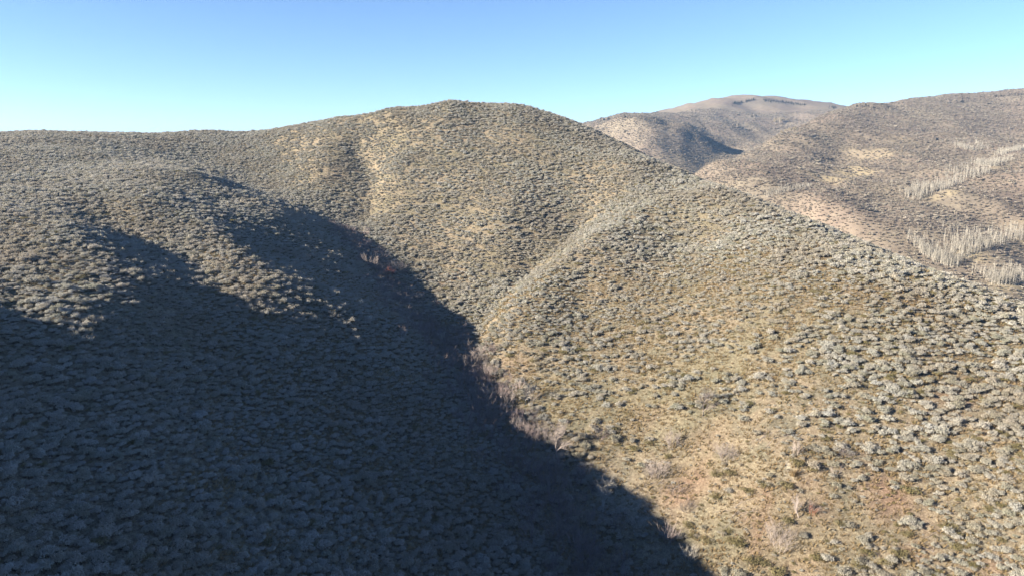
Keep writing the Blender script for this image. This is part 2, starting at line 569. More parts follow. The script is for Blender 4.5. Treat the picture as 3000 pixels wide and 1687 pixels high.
def branch(mesh, p, d, length, rad, depth, r, spread, lift, kids, twig=None):
    """tapering crooked branch with side branches, recursively"""
    n = 3
    pts, rr = [p.copy()], [rad]
    q, dd = p.copy(), d.copy()
    for k in range(n):
        dd = (dd + rvec(r) * 0.22 + Vector((0, 0, lift * .3))).normalized()
        q = q + dd * (length / n)
        pts.append(q.copy())
        rr.append(rad * (1 - .75 * (k + 1) / n))
    mesh.tube(pts, rr, 3)
    if depth > 0:
        for k in range(kids):
            t = r.uniform(.3, 1.0) * n
            i = min(int(t), n - 1)
            s = pts[i].lerp(pts[i + 1], t - i)
            nd = (dd + rvec(r) * spread + Vector((0, 0, lift))).normalized()
            branch(twig if (twig is not None and depth == 1) else mesh, s, nd, length * r.uniform(.45, .75), rad * .5, depth - 1, r, spread, lift, kids, twig)


def bare_shrub(seed, stems, spread=0.8, height=1.0, rad=0.014, kids=4, depth=2, lean=0.65):
    """leafless multi-stemmed shrub, one metre high"""
    r = random.Random(seed)
    trunk, twig = Mesh(), Mesh()
    for k in range(stems):
        a = 2 * math.pi * (k + r.uniform(-.4, .4)) / stems
        ln = lean * r.uniform(.2, 1.1)
        d = Vector((math.cos(a) * ln, math.sin(a) * ln, 1)).normalized()
        branch(trunk, Vector((math.cos(a) * .10, math.sin(a) * .10, -.08)), d, height * r.uniform(.5, .72), rad, depth, r, spread * .8, .28, kids, twig)
    return trunk, twig


def aspen_meshes(seed):
    """slim leafless aspen, ten metres: pale straight trunk, fine upswept twigs"""
    r = random.Random(seed)
    trunk, crown = Mesh(), Mesh()
    pts = [Vector((0, 0, -.5))]
    for k in range(1, 6):
        pts.append(Vector((r.uniform(-.18, .18) * k * .5, r.uniform(-.18, .18) * k * .5, k * 1.9)))
    trunk.tube(pts, [.10, .09, .08, .065, .045, .02], 5)
    for k in range(46):
        t = r.uniform(.28, .98) * 5
        i = min(int(t), 4)
        s = pts[i].lerp(pts[i + 1], t - i)
        a = r.uniform(0, 6.283)
        ln = (1.9 - t * .22) * r.uniform(.5, 1.1)
        d = Vector((math.cos(a) * .75, math.sin(a) * .75, r.uniform(.5, 1.1))).normalized()
        e = s + d * ln
        crown.tube([s, e], [.026, .010], 3)
        for q in range(4):
            w = s.lerp(e, r.uniform(.3, .95))
            crown.tube([w, w + (d + rvec(r) * .6 + Vector((0, 0, .3))).normalized() * ln * r.uniform(.3, .6)], [.018, .008], 3)
    return trunk, crown


def leafy_tree(seed, n=420, size=1.0):
    r = random.Random(seed)
    trunk, crown = Mesh(), Mesh()
    trunk.tube([Vector((0, 0, -.4)), Vector((.1, 0, 2)), Vector((0, .1, 4.5))], [.22, .16, .06], 5)
    L = [(Vector((r.uniform(-1.8, 1.8), r.uniform(-1.8, 1.8), r.uniform(2.5, 6.2))), r.uniform(1.0, 1.7)) for k in range(9)]
    for c, q in L:
        trunk.tube([Vector((0, 0, 1.5)), c], [.08, .02], 3)
    for k in range(n):
        c, q = r.choice(L)
        d = rvec(r)
        p = c + d * q * r.uniform(.6, 1.05)
        a = rvec(r)
        b = a.cross(rvec(r)).normalized()
        crown.face([p - a * .25, p + b * .16, p + a * .3, p - b * .16], r.random() ** 2)
    return trunk, crown


def conifer_mesh(seed):
    r = random.Random(seed)
    o = Mesh()
    for k in range(16):
        z = .5 + k * .36
        w = 1.5 * (1 - k / 17)
        for q in range(6):
            a = 2 * math.pi * (q + r.random()) / 6
            d = Vector((math.cos(a), math.sin(a), -.25))
            s = Vector((-math.sin(a), math.cos(a), 0))
            b = Vector((0, 0, z))
            o.face([b, b + d * w * .7 + s * w * .3, b + d * w * r.uniform(.8, 1.2), b + d * w * .7 - s * w * .3], r.random())
    o.tube([Vector((0, 0, -.4)), Vector((0, 0, 6.6))], [.14, .02], 4)
    return o


def rock_mesh(seed, n=7):
    """jagged crag of several fractured blocks"""
    r = random.Random(seed)
    o = Mesh()
    for k in range(n):
        c = Vector((r.uniform(-1, 1), r.uniform(-.5, .5), r.uniform(-.1, .25)))
        h, w = r.uniform(.35, 1.0), r.uniform(.25, .55)
        ring = []
        sides = r.choice((5, 6, 7))
        for lev, (z, s) in enumerate(((-.5, 1.15), (.35 * h, 1.0), (.8 * h, .75), (h, .35))):
            ring.append([c + Vector((math.cos(2 * math.pi * q / sides) * w * s * r.uniform(.7, 1.2), math.sin(2 * math.pi * q / sides) * w * s * r.uniform(.7, 1.2), z + r.uniform(-.08, .08))) for q in range(sides)])
        for a, b in zip(ring, ring[1:]):
            for q in range(sides):
                o.face([a[q], a[(q + 1) % sides], b[(q + 1) % sides], b[q]], r.random())
        o.face(ring[-1], 0)
    return o


def scatter(name, points, scales, rots, picks, protos, label):
    """one 'stuff' object: the protos instanced on its own points"""
    me = bpy.data.meshes.new(name)
    n = len(points)
    me.vertices.add(n)
    me.vertices.foreach_set('co', np.asarray(points, np.float32).ravel())
    for nm, arr in (('scl', scales), ('rot', rots)):
        a = me.attributes.new(nm, 'FLOAT_VECTOR', 'POINT')
        a.data.foreach_set('vector', np.asarray(arr, np.float32).ravel())
    a = me.attributes.new('pick', 'INT', 'POINT')
    a.data.foreach_set('value', np.asarray(picks, np.int32))
    for slot in protos[0].materials:
        me.materials.append(slot)
    o = link(name, me)
    tag(o, label, None, None, 'stuff')
    pc = bpy.data.collections.new(name + '_kinds')
    for k, d in enumerate(protos):
        pc.objects.link(bpy.data.objects.new('%s_kind_%02d' % (name, k), d))
    g = bpy.data.node_groups.new(name + '_nodes', 'GeometryNodeTree')
    g.interface.new_socket('Geometry', in_out='INPUT', socket_type='NodeSocketGeometry')
    g.interface.new_socket('Geometry', in_out='OUTPUT', socket_type='NodeSocketGeometry')
    N, Lk = g.nodes, g.links
    gi, go = N.new('NodeGroupInput'), N.new('NodeGroupOutput')
    ci = N.new('GeometryNodeCollectionInfo')
    ci.inputs['Collection'].default_value = pc
    ci.inputs['Separate Children'].default_value = True
    ci.inputs['Reset Children'].default_value = True
    ip = N.new('GeometryNodeInstanceOnPoints')
    ip.inputs['Pick Instance'].default_value = True

    def named(nm, ty):
        t = N.new('GeometryNodeInputNamedAttribute')
        t.data_type = ty
        t.inputs['Name'].default_value = nm
        return [s for s in t.outputs if s.name == 'Attribute' and s.enabled][0]
    e2r = N.new('FunctionNodeEulerToRotation')
    Lk.new(gi.outputs[0], ip.inputs['Points'])
    Lk.new(ci.outputs[0], ip.inputs['Instance'])
    Lk.new(named('pick', 'INT'), ip.inputs['Instance Index'])
    Lk.new(named('rot', 'FLOAT_VECTOR'), e2r.inputs[0])
    Lk.new(e2r.outputs[0], ip.inputs['Rotation'])
    Lk.new(named('scl', 'FLOAT_VECTOR'), ip.inputs['Scale'])
    Lk.new(ip.outputs[0], go.inputs[0])
    md = o.modifiers.new('instances', 'NODES')
    md.node_group = g
    return o


# ------------------------------------------------------------------ the ground sheet
def spot(px, py, rx, ry, power=1.0):
    """soft blotch on the ground round a photo pixel, rx by ry metres"""
    p = on_ground(px, py)
    d = ((MX - p.x) / rx) ** 2 + ((MY - p.y) / ry) ** 2
    d = d * (1 + 0.6 * fbm(MX / (rx * .8), MY / (ry * .8), 77, 2))
    d = d + 0.8 * np.abs(fbm(MX / (rx * .25), MY / (ry * .25), 79, 3))
    return np.clip(1.5 * np.exp(-d * 1.3) - 0.2, 0, 1) * power


red = np.zeros_like(MX)
for px, py, rx, ry, w in ((2600, 1450, 3.2, 4.5, 1), (2005, 1440, 5, 4, .8), (2230, 1540, 3.2, 7, .55), (2790, 1165, 3, 2.5, .8), (1340, 800, 3, 5, .5), (1300, 820, 3, 5, .4),
                          (2900, 1660, 3, 2, .6), (2690, 1620, 2.5, 2, .6), (1900, 1220, 4, 3, .4), (2350, 1420, 4, 3, .45), (2060, 1290, 5, 4, .4), (2400, 1500, 3, 3, .6), (2360, 1660, 5, 3, .4), (1500, 1060, 4, 4, .4)):
    red = np.maximum(red, spot(px, py, rx, ry, w))
straw = np.zeros_like(MX)
for px, py, rx, ry, w in ((2440, 522, 26, 24, .9), (2500, 508, 22, 20, .9), (2560, 455, 30, 40, .5), (2650, 410, 30, 40, .4), (2850, 748, 12, 9, .9), (2950, 718, 12, 10, .9), (2990, 712, 10, 10, .9), (2960, 842, 14, 7, .9),
                          (2770, 566, 14, 6, .8), (2730, 582, 10, 5, .8), (2990, 665, 20, 10, .4), (2900, 495, 15, 10, .5), (2120, 440, 30, 20, .4), (1960, 480, 40, 40, .3),
                          (1850, 1500, 5, 3, .5), (1780, 1420, 4, 3, .4), (2325, 1375, 1.5, 1.2, 1), (420, 870, 4, 2, .5), (580, 865, 4, 3, .5), (1155, 1098, 2.5, 1.5, .9), (150, 1160, 2, 1.2, .6), (820, 1540, 5, 4, .6),
                          (700, 1560, 4, 3, .5), (540, 1620, 2, 1, .6), (520, 480, 12, 4, .5), (620, 540, 10, 4, .5)):
    straw = np.maximum(straw, spot(px, py, rx, ry, w))
# faint game trails worn through the litter
for line in (((2250, 1420), (2245, 1500), (2225, 1570), (2200, 1640)), ((2060, 1340), (2062, 1385), (2050, 1430)), ((1480, 905), (1490, 880), (1500, 830))):
    ps = [on_ground(*q) for q in line]
    for a, b in zip(ps, ps[1:]):
        for t in np.linspace(0, 1, 12):
            q = a.lerp(b, t)
            red = np.maximum(red, 0.8 * np.exp(-((MX - q.x) ** 2 + (MY - q.y) ** 2) / 0.5))

nx, ny = len(GX), len(GY)
vid = np.arange(nx * ny).reshape(ny, nx)
quads = np.stack([vid[:-1, :-1], vid[:-1, 1:], vid[1:, 1:], vid[1:, :-1]], -1).reshape(-1, 4)
gm = bpy.data.meshes.new('ground')
gm.vertices.add(nx * ny)
gm.vertices.foreach_set('co', np.stack([MX, MY, MZ], -1).astype(np.float32).ravel())
gm.loops.add(quads.size)
gm.loops.foreach_set('vertex_index', quads.astype(np.int32).ravel())
gm.polygons.add(len(quads))
gm.polygons.foreach_set('loop_start', np.arange(0, quads.size, 4, dtype=np.int32))
gm.polygons.foreach_set('use_smooth', np.ones(len(quads), bool))
gm.update(calc_edges=True)
distant = np.clip((_d - 300) / 60, 0, 1)
for nm, arr in (('red_soil', red), ('straw', straw), ('distant', distant)):
    a = gm.attributes.new(nm, 'FLOAT', 'POINT')
    a.data.foreach_set('value', arr.astype(np.float32).ravel())
gm.materials.append(M['ground'])
tag(link('ground', gm), 'rolling tan hillside ground cut by a gully', None, None, 'structure')

# ------------------------------------------------------------------ where the brush grows
def jittered(x0, x1, y0, y1, cell, seed):
    g = np.random.default_rng(seed)
    xs, ys = np.meshgrid(np.arange(x0, x1, cell), np.arange(y0, y1, cell))
    xs = xs.ravel() + g.uniform(-.5, .5, xs.size) * cell * 1.1
    ys = ys.ravel() + g.uniform(-.5, .5, ys.size) * cell * 1.1
    return xs, ys, g


def in_view(x, y, lo, hi, left=-0.98, right=0.98, shift=14):
    r = np.hypot(x, y)
    a = x / np.maximum(y + shift, 1)
    return (r > lo) & (r < hi) & (a > left) & (a < right) & (y > 20)


GULLY = [on_ground(*p) for p in ((1700, 1600), (1620, 1450), (1500, 1250), (1380, 1100), (1270, 980), (1160, 840), (1070, 730), (1010, 670))]
GULLY = [Vector((13, 40, 0))] + GULLY


def gully_dist(x, y):
    """signed: negative on the left (shaded) side"""
    best = np.full(x.shape, 1e9)
    for a, b in zip(GULLY, GULLY[1:]):
        dx, dy = b.x - a.x, b.y - a.y
        t = np.clip(((x - a.x) * dx + (y - a.y) * dy) / (dx * dx + dy * dy), 0, 1)
        ex, ey = x - a.x - t * dx, y - a.y - t * dy
        d = np.hypot(ex, ey)
        s = np.where(dx * ey - dy * ex > 0, -1, 1)
        m = d < np.abs(best)
        best = np.where(m, d * s, best)
    return best


_c1, _c2 = on_ground(2080, 1450), on_ground(2000, 1150)
def cover(x, y):
    """share of ground under sagebrush"""
    gd = gully_dist(x, y)
    n = fbm(x / 14, y / 9, 51, 3)
    n2 = fbm(x / 3.6, y / 2.3, 57, 2)
    n = n + 0.6 * fbm(x / 45, y / 38, 53, 2)
    bare = 0.40 * np.exp(-((x - _c1.x) / 17) ** 2 - ((y - _c1.y) / 16) ** 2) + 0.22 * np.exp(-((x - _c2.x) / 26) ** 2 - ((y - _c2.y) / 22) ** 2)
    c = 0.60 - bare + 0.34 * n + 0.75 * n2
    c = np.where(gd < 0, 0.84 + 0.2 * n + 0.4 * n2, c)
    c = np.where(y > 170, c + 0.12, c)
    c = np.where((x > 30) & (y < 130) & (gd > 0), c + 0.10 * np.clip((x - 30) / 20, 0, 1), c)
    c -= 0.9 * ip_mask(x, y)
    return np.where(np.abs(gd) < 3.0, c * 0.35, c)


def ip_mask(x, y):
    i = np.clip(np.searchsorted(GX, x), 0, nx - 1)
    j = np.clip(np.searchsorted(GY, y), 0, ny - 1)
    return np.clip(red[j, i] + 0.7 * straw[j, i], 0, 1)


bx, by, g = jittered(-290, 330, 24, 345, 0.64, 101)
keep = in_view(bx, by, 30, 345)
bx, by = bx[keep], by[keep]
keep = g.random(bx.size) < np.clip(cover(bx, by), 0, 1)
bx, by = bx[keep], by[keep]
gd = gully_dist(bx, by)
bsize = np.exp(g.normal(0, 0.34, bx.size)) * np.where(gd < 0, 0.66, 0.68 + 0.20 * np.clip((110 - by) / 35, 0, 1)) * (1 + 0.24 * fbm(bx / 24, by / 20, 61, 2))
bsize = np.clip(bsize, 0.30, 1.4)
bz = ground(bx, by)
kind_olive = (g.random(bx.size) < np.where((gd > 2) & (by < 120), 0.07 + 0.12 * (fbm(bx / 9, by / 9, 71, 2) > .25), 0.02))
print('brush', bx.size)

# seedlings, cushions and half-dead clumps between the grown bushes
qx, qy, g2 = jittered(-110, 130, 30, 190, 0.66, 117)
keep = in_view(qx, qy, 34, 190) & (g2.random(qx.size) < np.clip(.42 + .55 * fbm(qx / 7, qy / 5, 119, 3), 0, .9)) & (np.abs(gully_dist(qx, qy)) > 2)
qx, qy = qx[keep], qy[keep]
qs = np.clip(np.exp(g2.normal(-1.15, .33, qx.size)), .15, .55)
print('small brush', qx.size)

# leaf meshes: three ranges of detail
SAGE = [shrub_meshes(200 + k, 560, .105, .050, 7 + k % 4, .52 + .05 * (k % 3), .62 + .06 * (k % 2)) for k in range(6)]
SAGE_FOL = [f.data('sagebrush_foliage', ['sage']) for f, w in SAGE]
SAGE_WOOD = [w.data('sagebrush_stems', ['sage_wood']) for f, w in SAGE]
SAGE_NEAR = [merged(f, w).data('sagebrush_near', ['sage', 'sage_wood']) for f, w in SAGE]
SAGE_MID = [merged(*shrub_meshes(300 + k, 240, .165, .080, 7, .54, .64, .5, 4)).data('sagebrush_mid', ['sage', 'sage_wood']) for k in range(5)]
SAGE_FAR = [merged(*shrub_meshes(400 + k, 40, .42, .24, 5, .56, .62, .5, 2)).data('sagebrush_far', ['far_brush', 'sage_wood']) for k in range(4)]
OLIVE = [shrub_meshes(500 + k, 420, .10, .045, 10, .60, .50, .35, 10) for k in range(4)]
OLIVE_FOL = [f.data('bitterbrush_foliage', ['olive']) for f, w in OLIVE]
OLIVE_WOOD = [w.data('bitterbrush_stems', ['sage_wood']) for f, w in OLIVE]
OLIVE_ALL = [merged(f, w).data('bitterbrush_near', ['olive', 'sage_wood']) for f, w in OLIVE]

# the nearest bushes in view stand as plants of their own
ppx, ppy, dep = project(bx, by, bz)
inside = (ppx > 5) & (ppx < 2995) & (ppy < 1690) & (ppy > 300)
c1 = bsize / dep * inside
lit_side = gd > 4
single = np.zeros(bx.size, bool)


MARKS = [(on_ground(2600, 1450), 6.5, 'silver sagebrush at the rim of the reddish bare patch'), (on_ground(2005, 1440), 6.5, 'silver sagebrush round the rusty soil with lilac leafless shrubs'),
         (on_ground(2720, 1590), 4.0, 'silver sagebrush beside the long pale fallen branches'), (on_ground(2280, 1600), 5.0, 'silver sagebrush near the bushy lilac leafless shrub on the bottom slope'),
         (on_ground(2262, 1300), 4.5, 'silver sagebrush near the arching bleached branches'), (on_ground(2325, 1385), 4.5, 'silver sagebrush near the golden straw clump'),
         (on_ground(2790, 1165), 6.0, 'silver sagebrush by the small reddish clearing high on the right slope')]


def label_of(i):
    if not lit_side[i]:
        if gd[i] > -9:
            return 'blue grey sagebrush on the dark bank just above the gully thicket'
        return 'blue grey sagebrush on the shaded slope left of the gully'
    for p, rad, lab in MARKS:
        if math.hypot(bx[i] - p.x, by[i] - p.y) < rad:
            return lab
    if gd[i] < 9:
        return 'silver sagebrush along the sunlit rim of the gully'
    if bsize[i] > 1.2:
        return 'extra wide silver sagebrush on the open sunlit lower slope'
    return 'silver grey sagebrush on the open sunlit lower slope'


order = np.argsort(-c1 * (~kind_olive))
bright = [i for i in order if lit_side[i]][:190]
shade = [i for i in order if not lit_side[i]][:95]
for i in bright + shade:
    single[i] = True
    k = R.randrange(6)
    lit = lit_side[i]
    s = float(bsize[i])
    thing('sagebrush', [('foliage', SAGE_FOL[k]), ('stems', SAGE_WOOD[k])],
          label_of(i),
          'shrub', 'sagebrush on the sunlit lower slope' if lit else 'sagebrush on the shaded lower slope',
          (bx[i], by[i], bz[i]), R.uniform(0, 6.28), (s * R.uniform(.9, 1.15), s * R.uniform(.9, 1.1), s * R.uniform(.8, 1.05)), (R.uniform(-.1, .1), R.uniform(-.1, .1)))
olives = [(p.x, p.y, p.z, s) for p, s in ((on_ground(a, b), s) for a, b, s in (
    (2097, 1395, 1.7), (2140, 1392, 1.8), (2097, 1460, 1.6), (2190, 1445, 1.7), (2236, 1425, 1.7), (2302, 1430, 1.8), (2015, 1545, 1.6), (2030, 1575, 1.5), (2070, 1590, 1.7), (2166, 1600, 1.9),
    (2140, 1590, 1.5), (2308, 1535, 1.8), (2202, 1650, 1.9), (2235, 1655, 1.5), (2275, 1685, 1.8), (1855, 1320, 1.6), (2332, 1365, 2.0), (2664, 1445, 1.8), (2536, 1625, 1.6), (2512, 1660, 1.6), (2635, 1630, 1.8),
    (2593, 1655, 1.6), (2389, 1640, 1.6), (1800, 1260, 1.3), (2460, 1540, 1.4), (1900, 1300, 1.2), (2420, 1290, 1.3), (2780, 1550, 1.5), (2850, 1660, 1.4), (2900, 1500, 1.3)))]
oi = [i for i in np.argsort(-c1 * kind_olive * lit_side)][:40]
olives += [(bx[i], by[i], bz[i], bsize[i] * 1.05) for i in oi]
single[oi] = True
for x, y, z, s in olives:
    k = R.randrange(4)
    s = float(s) * 0.86
    thing('olive_shrub', [('foliage', OLIVE_FOL[k]), ('stems', OLIVE_WOOD[k])], 'low rounded olive green shrub on the sunlit lower slope', 'shrub', 'olive shrubs among the sagebrush',
          (x, y, z), R.uniform(0, 6.28), (s * 1.1, s * R.uniform(.9, 1.1), s * R.uniform(.75, .95)))

# all other brush on the near hills
rest = ~single
d_ = np.hypot(bx, by)
m = rest
n = int(m.sum())
pick = np.where(d_[m] < 125, g.integers(0, 6, n), g.integers(6, 11, n))
pick = np.where(kind_olive[m], g.integers(11, 15, n), pick)
sc = np.stack([bsize[m] * g.uniform(.9, 1.2, n), bsize[m] * g.uniform(.9, 1.15, n), bsize[m] * g.uniform(.75, 1.1, n)], -1)
ro = np.stack([g.uniform(-.12, .12, n), g.uniform(-.12, .12, n), g.uniform(0, 6.283, n)], -1)
nq = qx.size
qk = np.where(g.random(nq) < .42, g.integers(6, 11, nq), np.where(g.random(nq) < .5, g.integers(11, 15, nq), g.integers(15, 18, nq)))
DRY = [merged(*shrub_meshes(550 + k, 130, .16, .05, 6, .56, .55, .7, 7)).data('dry_cushion', ['dry_brush', 'sage_wood']) for k in range(3)]
scatter('sagebrush_cover', np.concatenate([np.stack([bx[m], by[m], bz[m]], -1), np.stack([qx, qy, ground(qx, qy)], -1)]), np.concatenate([sc, np.stack([qs * 1.15, qs, qs * .8], -1)]),
        np.concatenate([ro, np.stack([np.zeros(nq), np.zeros(nq), g.uniform(0, 6.283, nq)], -1)]), np.concatenate([pick, qk]), SAGE_NEAR + SAGE_MID + OLIVE_ALL + DRY, 'dense sagebrush covering the near hills')

# brush of the distant hills
fx, fy, g = jittered(40, 1000, 320, 1500, 1.8, 103)
keep = in_view(fx, fy, 343, 1650, -0.05, 0.90) & (g.random(fx.size) < 0.75 + 0.3 * fbm(fx / 40, fy / 30, 91, 2))
fx, fy = fx[keep], fy[keep]
keep = (g.random(fx.size) > 0.75 * ip_mask(fx, fy)) & (g.random(fx.size) < np.clip(1.2 - np.hypot(fx, fy) / 1500, .2, 1))
fx, fy = fx[keep], fy[keep]
n = fx.size
print('far brush', n)
fs = np.exp(g.normal(-.05, .3, n)) * (1 + np.hypot(fx, fy) / 2500)
scatter('distant_brush', np.stack([fx, fy, ground(fx, fy)], -1), np.stack([fs * 1.3, fs * 1.1, fs * .85], -1), np.stack([np.zeros(n), np.zeros(n), g.uniform(0, 6.28, n)], -1),
        g.integers(0, 4, n), SAGE_FAR, 'low brush dotting the distant hills')


# dry grass between the bushes
def tuft(seed, n=16):
    r = random.Random(seed)
    o = Mesh()
    for k in range(n):
        a = r.uniform(0, 6.283)
        b = Vector((math.cos(a), math.sin(a), 0)) * r.uniform(0, .10)
        d = Vector((math.cos(a) * r.uniform(.1, .8), math.sin(a) * r.uniform(.1, .8), 1)).normalized()
        s = Vector((-math.sin(a), math.cos(a), 0)) * .010
        h = r.uniform(.14, .34)
        o.face([b - s, b + s, b + d * h * .6 + s * .8 + Vector((0, 0, -.01)), b + d * h + Vector((math.cos(a), math.sin(a), -.3)) * .05], r.random())
    return o


TUFT = [tuft(600 + k).data('grass_tuft', ['grass']) for k in range(5)]
tx, ty, g = jittered(-60, 120, 30, 140, 0.48, 107)
keep = in_view(tx, ty, 34, 150) & (g.random(tx.size) < np.clip(0.55 + .45 * fbm(tx / 6, ty / 5, 111, 2), 0, 1)) & (gully_dist(tx, ty) > -40)
tx, ty = tx[keep], ty[keep]
n = tx.size
print('tufts', n)
ts = np.exp(g.normal(.18, .35, n)) * (1 + 0.8 * np.clip(fbm(tx / 8, ty / 8, 113, 2), 0, 1))
ts = np.clip(ts, .5, 1.7)
scatter('dry_grass', np.stack([tx, ty, ground(tx, ty)], -1), np.stack([ts, ts, ts], -1), np.stack([g.uniform(-.15, .15, n), g.uniform(-.15, .15, n), g.uniform(0, 6.28, n)], -1), g.integers(0, 5, n), TUFT,
        'short dry straw grass between the bushes')

# ------------------------------------------------------------------ leafless thicket along the gully
THICK = []
for k in range(5):
    a, b = bare_shrub(700 + k, 9, .9, 1.0, .012, 4, 2, .8)
    THICK.append(merged(a, b).data('thicket_shrub', ['lilac_wood' if k > 3 else 'thicket_wood', 'lilac_wood' if k > 2 else 'thicket_wood']))
tp, tsz = [], []
for a, b in zip(GULLY, GULLY[1:]):
    L_ = math.hypot(b.x - a.x, b.y - a.y)
    near = 1.0 if a.y < 115 else 0.75
    for k in range(int(L_ * 5.0)):
        t = R.random()
        w = R.gauss(-1.0, 3.3 if a.y < 130 else 2.2)
        nx_, ny_ = (b.y - a.y) / L_, -(b.x - a.x) / L_
        x, y = a.x + (b.x - a.x) * t + nx_ * w, a.y + (b.y - a.y) * t + ny_ * w
        tp.append((x, y, ground1(x, y)))
        tsz.append(R.uniform(1.2, 2.7) * near)
n = len(tp)
print('thicket', n)
ts = np.array(tsz)
scatter('gully_thicket', tp, np.stack([ts * 1.1, ts * 1.1, ts], -1), np.stack([rng.uniform(-.15, .15, n), rng.uniform(-.15, .15, n), rng.uniform(0, 6.28, n)], -1), rng.integers(0, 5, n), THICK,
        'tangle of leafless brush filling the shaded gully')

# single bare shrubs and small trees that stand out
SHAPES = {}
for key, seed, args in (('sprawl', 800, (9, 1.3, .8, .009, 6, 2, .8)), ('sprawl2', 801, (7, 1.2, .8, .010, 6, 2, .7)), ('upright', 802, (4, 1.0, .85, .011, 6, 2, .35)), ('upright2', 803, (5, 1.1, .85, .010, 6, 2, .45)),
                        ('tree', 804, (1, 1.25, 1.15, .034, 7, 3, .15)), ('tree2', 805, (2, 1.2, 1.1, .028, 6, 3, .3)), ('dome', 806, (16, 1.3, .78, .008, 6, 2, 1.0))):
    SHAPES[key] = bare_shrub(seed, *args)
CACHE = {}


def bare(px, py, h_px, shape, wood, label, twigs=None, wide=1.0, name='bare_shrub', cat='shrub', group=None):
    p = on_ground(px, py)
    h = 0.85 * h_px / F_PX * project(p.x, p.y, p.z)[2]
    key = (shape, wood, twigs)
    if key not in CACHE:
        a, b = SHAPES[shape]
        CACHE[key] = (a.data('bare_stems', [wood]), b.data('bare_twigs', [twigs or wood]))
    tr, tw = CACHE[key]
    thing(name, [('trunk' if name == 'bare_tree' else 'stems', tr), ('crown' if name == 'bare_tree' else 'twigs', tw)], label, cat, group, p - Vector((0, 0, .05)), R.uniform(0, 6.28), (h * wide, h * wide, h))


T = dict(name='bare_tree', cat='tree')
bare(1092, 790, 75, 'upright', 'lilac_wood', 'grey leafless willow beside the red bush at the gully head')
bare(1118, 770, 60, 'sprawl', 'lilac_wood', 'pale twiggy shrub at the top of the gully just above the red bush', wide=1.1)
bare(1165, 800, 70, 'dome', 'lilac_wood', 'broad pinkish grey leafless shrub right of the red bush at the gully head', wide=1.25)
bare(1140, 818, 52, 'sprawl2', 'red_wood', 'russet red leafless bush at the head of the gully', wide=1.1)
bare(1112, 835, 38, 'upright2', 'lilac_wood', 'small pinkish shrub below the red bush at the gully head')
bare(1144, 832, 34, 'upright', 'red_wood', 'small reddish upright twigs just below the red bush')
bare(1060, 905, 45, 'upright2', 'white_wood', 'pale bare shrub on the shaded slope left of the upper gully')
bare(1045, 880, 30, 'upright', 'white_wood', 'smaller pale bare shrub uphill of another on the shaded slope by the upper gully')
bare(1178, 930, 58, 'upright2', 'lilac_wood', 'lilac grey bare shrub standing in the shaded upper gully')
bare(1190, 965, 50, 'upright', 'lilac_wood', 'lilac grey bare shrub just downhill of a twin in the upper gully')
bare(1212, 1010, 42, 'upright', 'white_wood', 'cluster of pale bare stalks in the shaded middle gully')
bare(1240, 1020, 36, 'upright2', 'white_wood', 'second cluster of pale bare stalks in the shaded middle gully, right of the first')
bare(1300, 1005, 46, 'tree2', 'white_wood', 'white leafless sapling leaning at the shadow edge in the middle gully', **T)
bare(1350, 1010, 36, 'sprawl', 'lilac_wood', 'low grey twiggy shrub where the side draw meets the gully')
bare(1395, 1060, 70, 'dome', 'lilac_wood', 'wide grey lilac shrub at the sunlit mouth of the side draw', wide=1.3)
bare(1440, 1030, 46, 'sprawl2', 'lilac_wood', 'loose lilac twiggy shrub in the mouth of the side draw', wide=1.2)
bare(1440, 1190, 92, 'upright2', 'lilac_wood', 'tall pinkish leafless shrub catching light in the shaded gully')
bare(1478, 1190, 75, 'upright', 'lilac_wood', 'slimmer pinkish leafless shrub right of the tall pinkish one')
bare(1437, 1225, 62, 'dome', 'lilac_wood', 'low pinkish spray of twigs at the foot of the tall pinkish shrub')
bare(1535, 1190, 62, 'tree', 'white_wood', 'white leafless tree at the shadow edge above the pinkish shrubs', **T)
bare(1565, 1215, 46, 'sprawl', 'lilac_wood', 'sprawling grey twigs just below a white tree at the shadow edge')
bare(1545, 1300, 36, 'upright2', 'lilac_wood', 'small pinkish bare shrub alone in the dark lower gully')
bare(1632, 1345, 92, 'tree', 'lilac_wood', 'white leafless tree with flat spreading twigs in the shaded lower gully', **T)
bare(1758, 1490, 105, 'tree2', 'white_wood', 'tallest white leafless tree at the shadow edge of the lower gully', **T)
bare(1790, 1475, 40, 'dome', 'white_wood', 'small round white twiggy shrub beside the tallest white tree')
bare(1925, 1395, 105, 'dome', 'lilac_wood', 'big silver grey leafless shrub on the sunlit slope above the red soil patch', wide=.85)
bare(1900, 1400, 70, 'sprawl2', 'lilac_wood', 'smaller pale leafless shrub leaning against the big silver grey one')
bare(1980, 1455, 80, 'upright2', 'lilac_wood', 'wispy lilac leafless shrub on the red soil patch')
bare(2010, 1495, 62, 'sprawl', 'lilac_wood', 'low lilac leafless shrub just below the red soil patch', wide=1.2)
bare(2285, 1610, 110, 'sprawl', 'lilac_wood', 'bushy lilac white leafless shrub with a dark base on the bottom slope')
bare(2268, 1590, 100, 'upright2', 'lilac_wood', 'feathery lilac leafless shrub behind the bushy one on the bottom slope')
bare(2340, 1510, 75, 'tree2', 'lilac_wood', 'grey bare little tree uphill of the bushy lilac shrub', **T)
bare(2378, 1505, 66, 'sprawl2', 'red_wood', 'thin reddish leafless shrub on open ground beside a grey little tree', twigs='lilac_wood')
bare(2058, 1225, 80, 'tree', 'lilac_wood', 'ghostly grey leafless tree in the middle of the sunlit slope', **T)
bare(1968, 1310, 85, 'sprawl2', 'lilac_wood', 'thin twiggy grey shrub above the big silver grey one', wide=1.2)
bare(2125, 1345, 85, 'dome', 'lilac_wood', 'grey leafless shrub mixed with sage above the wide olive shrubs', wide=1.1)
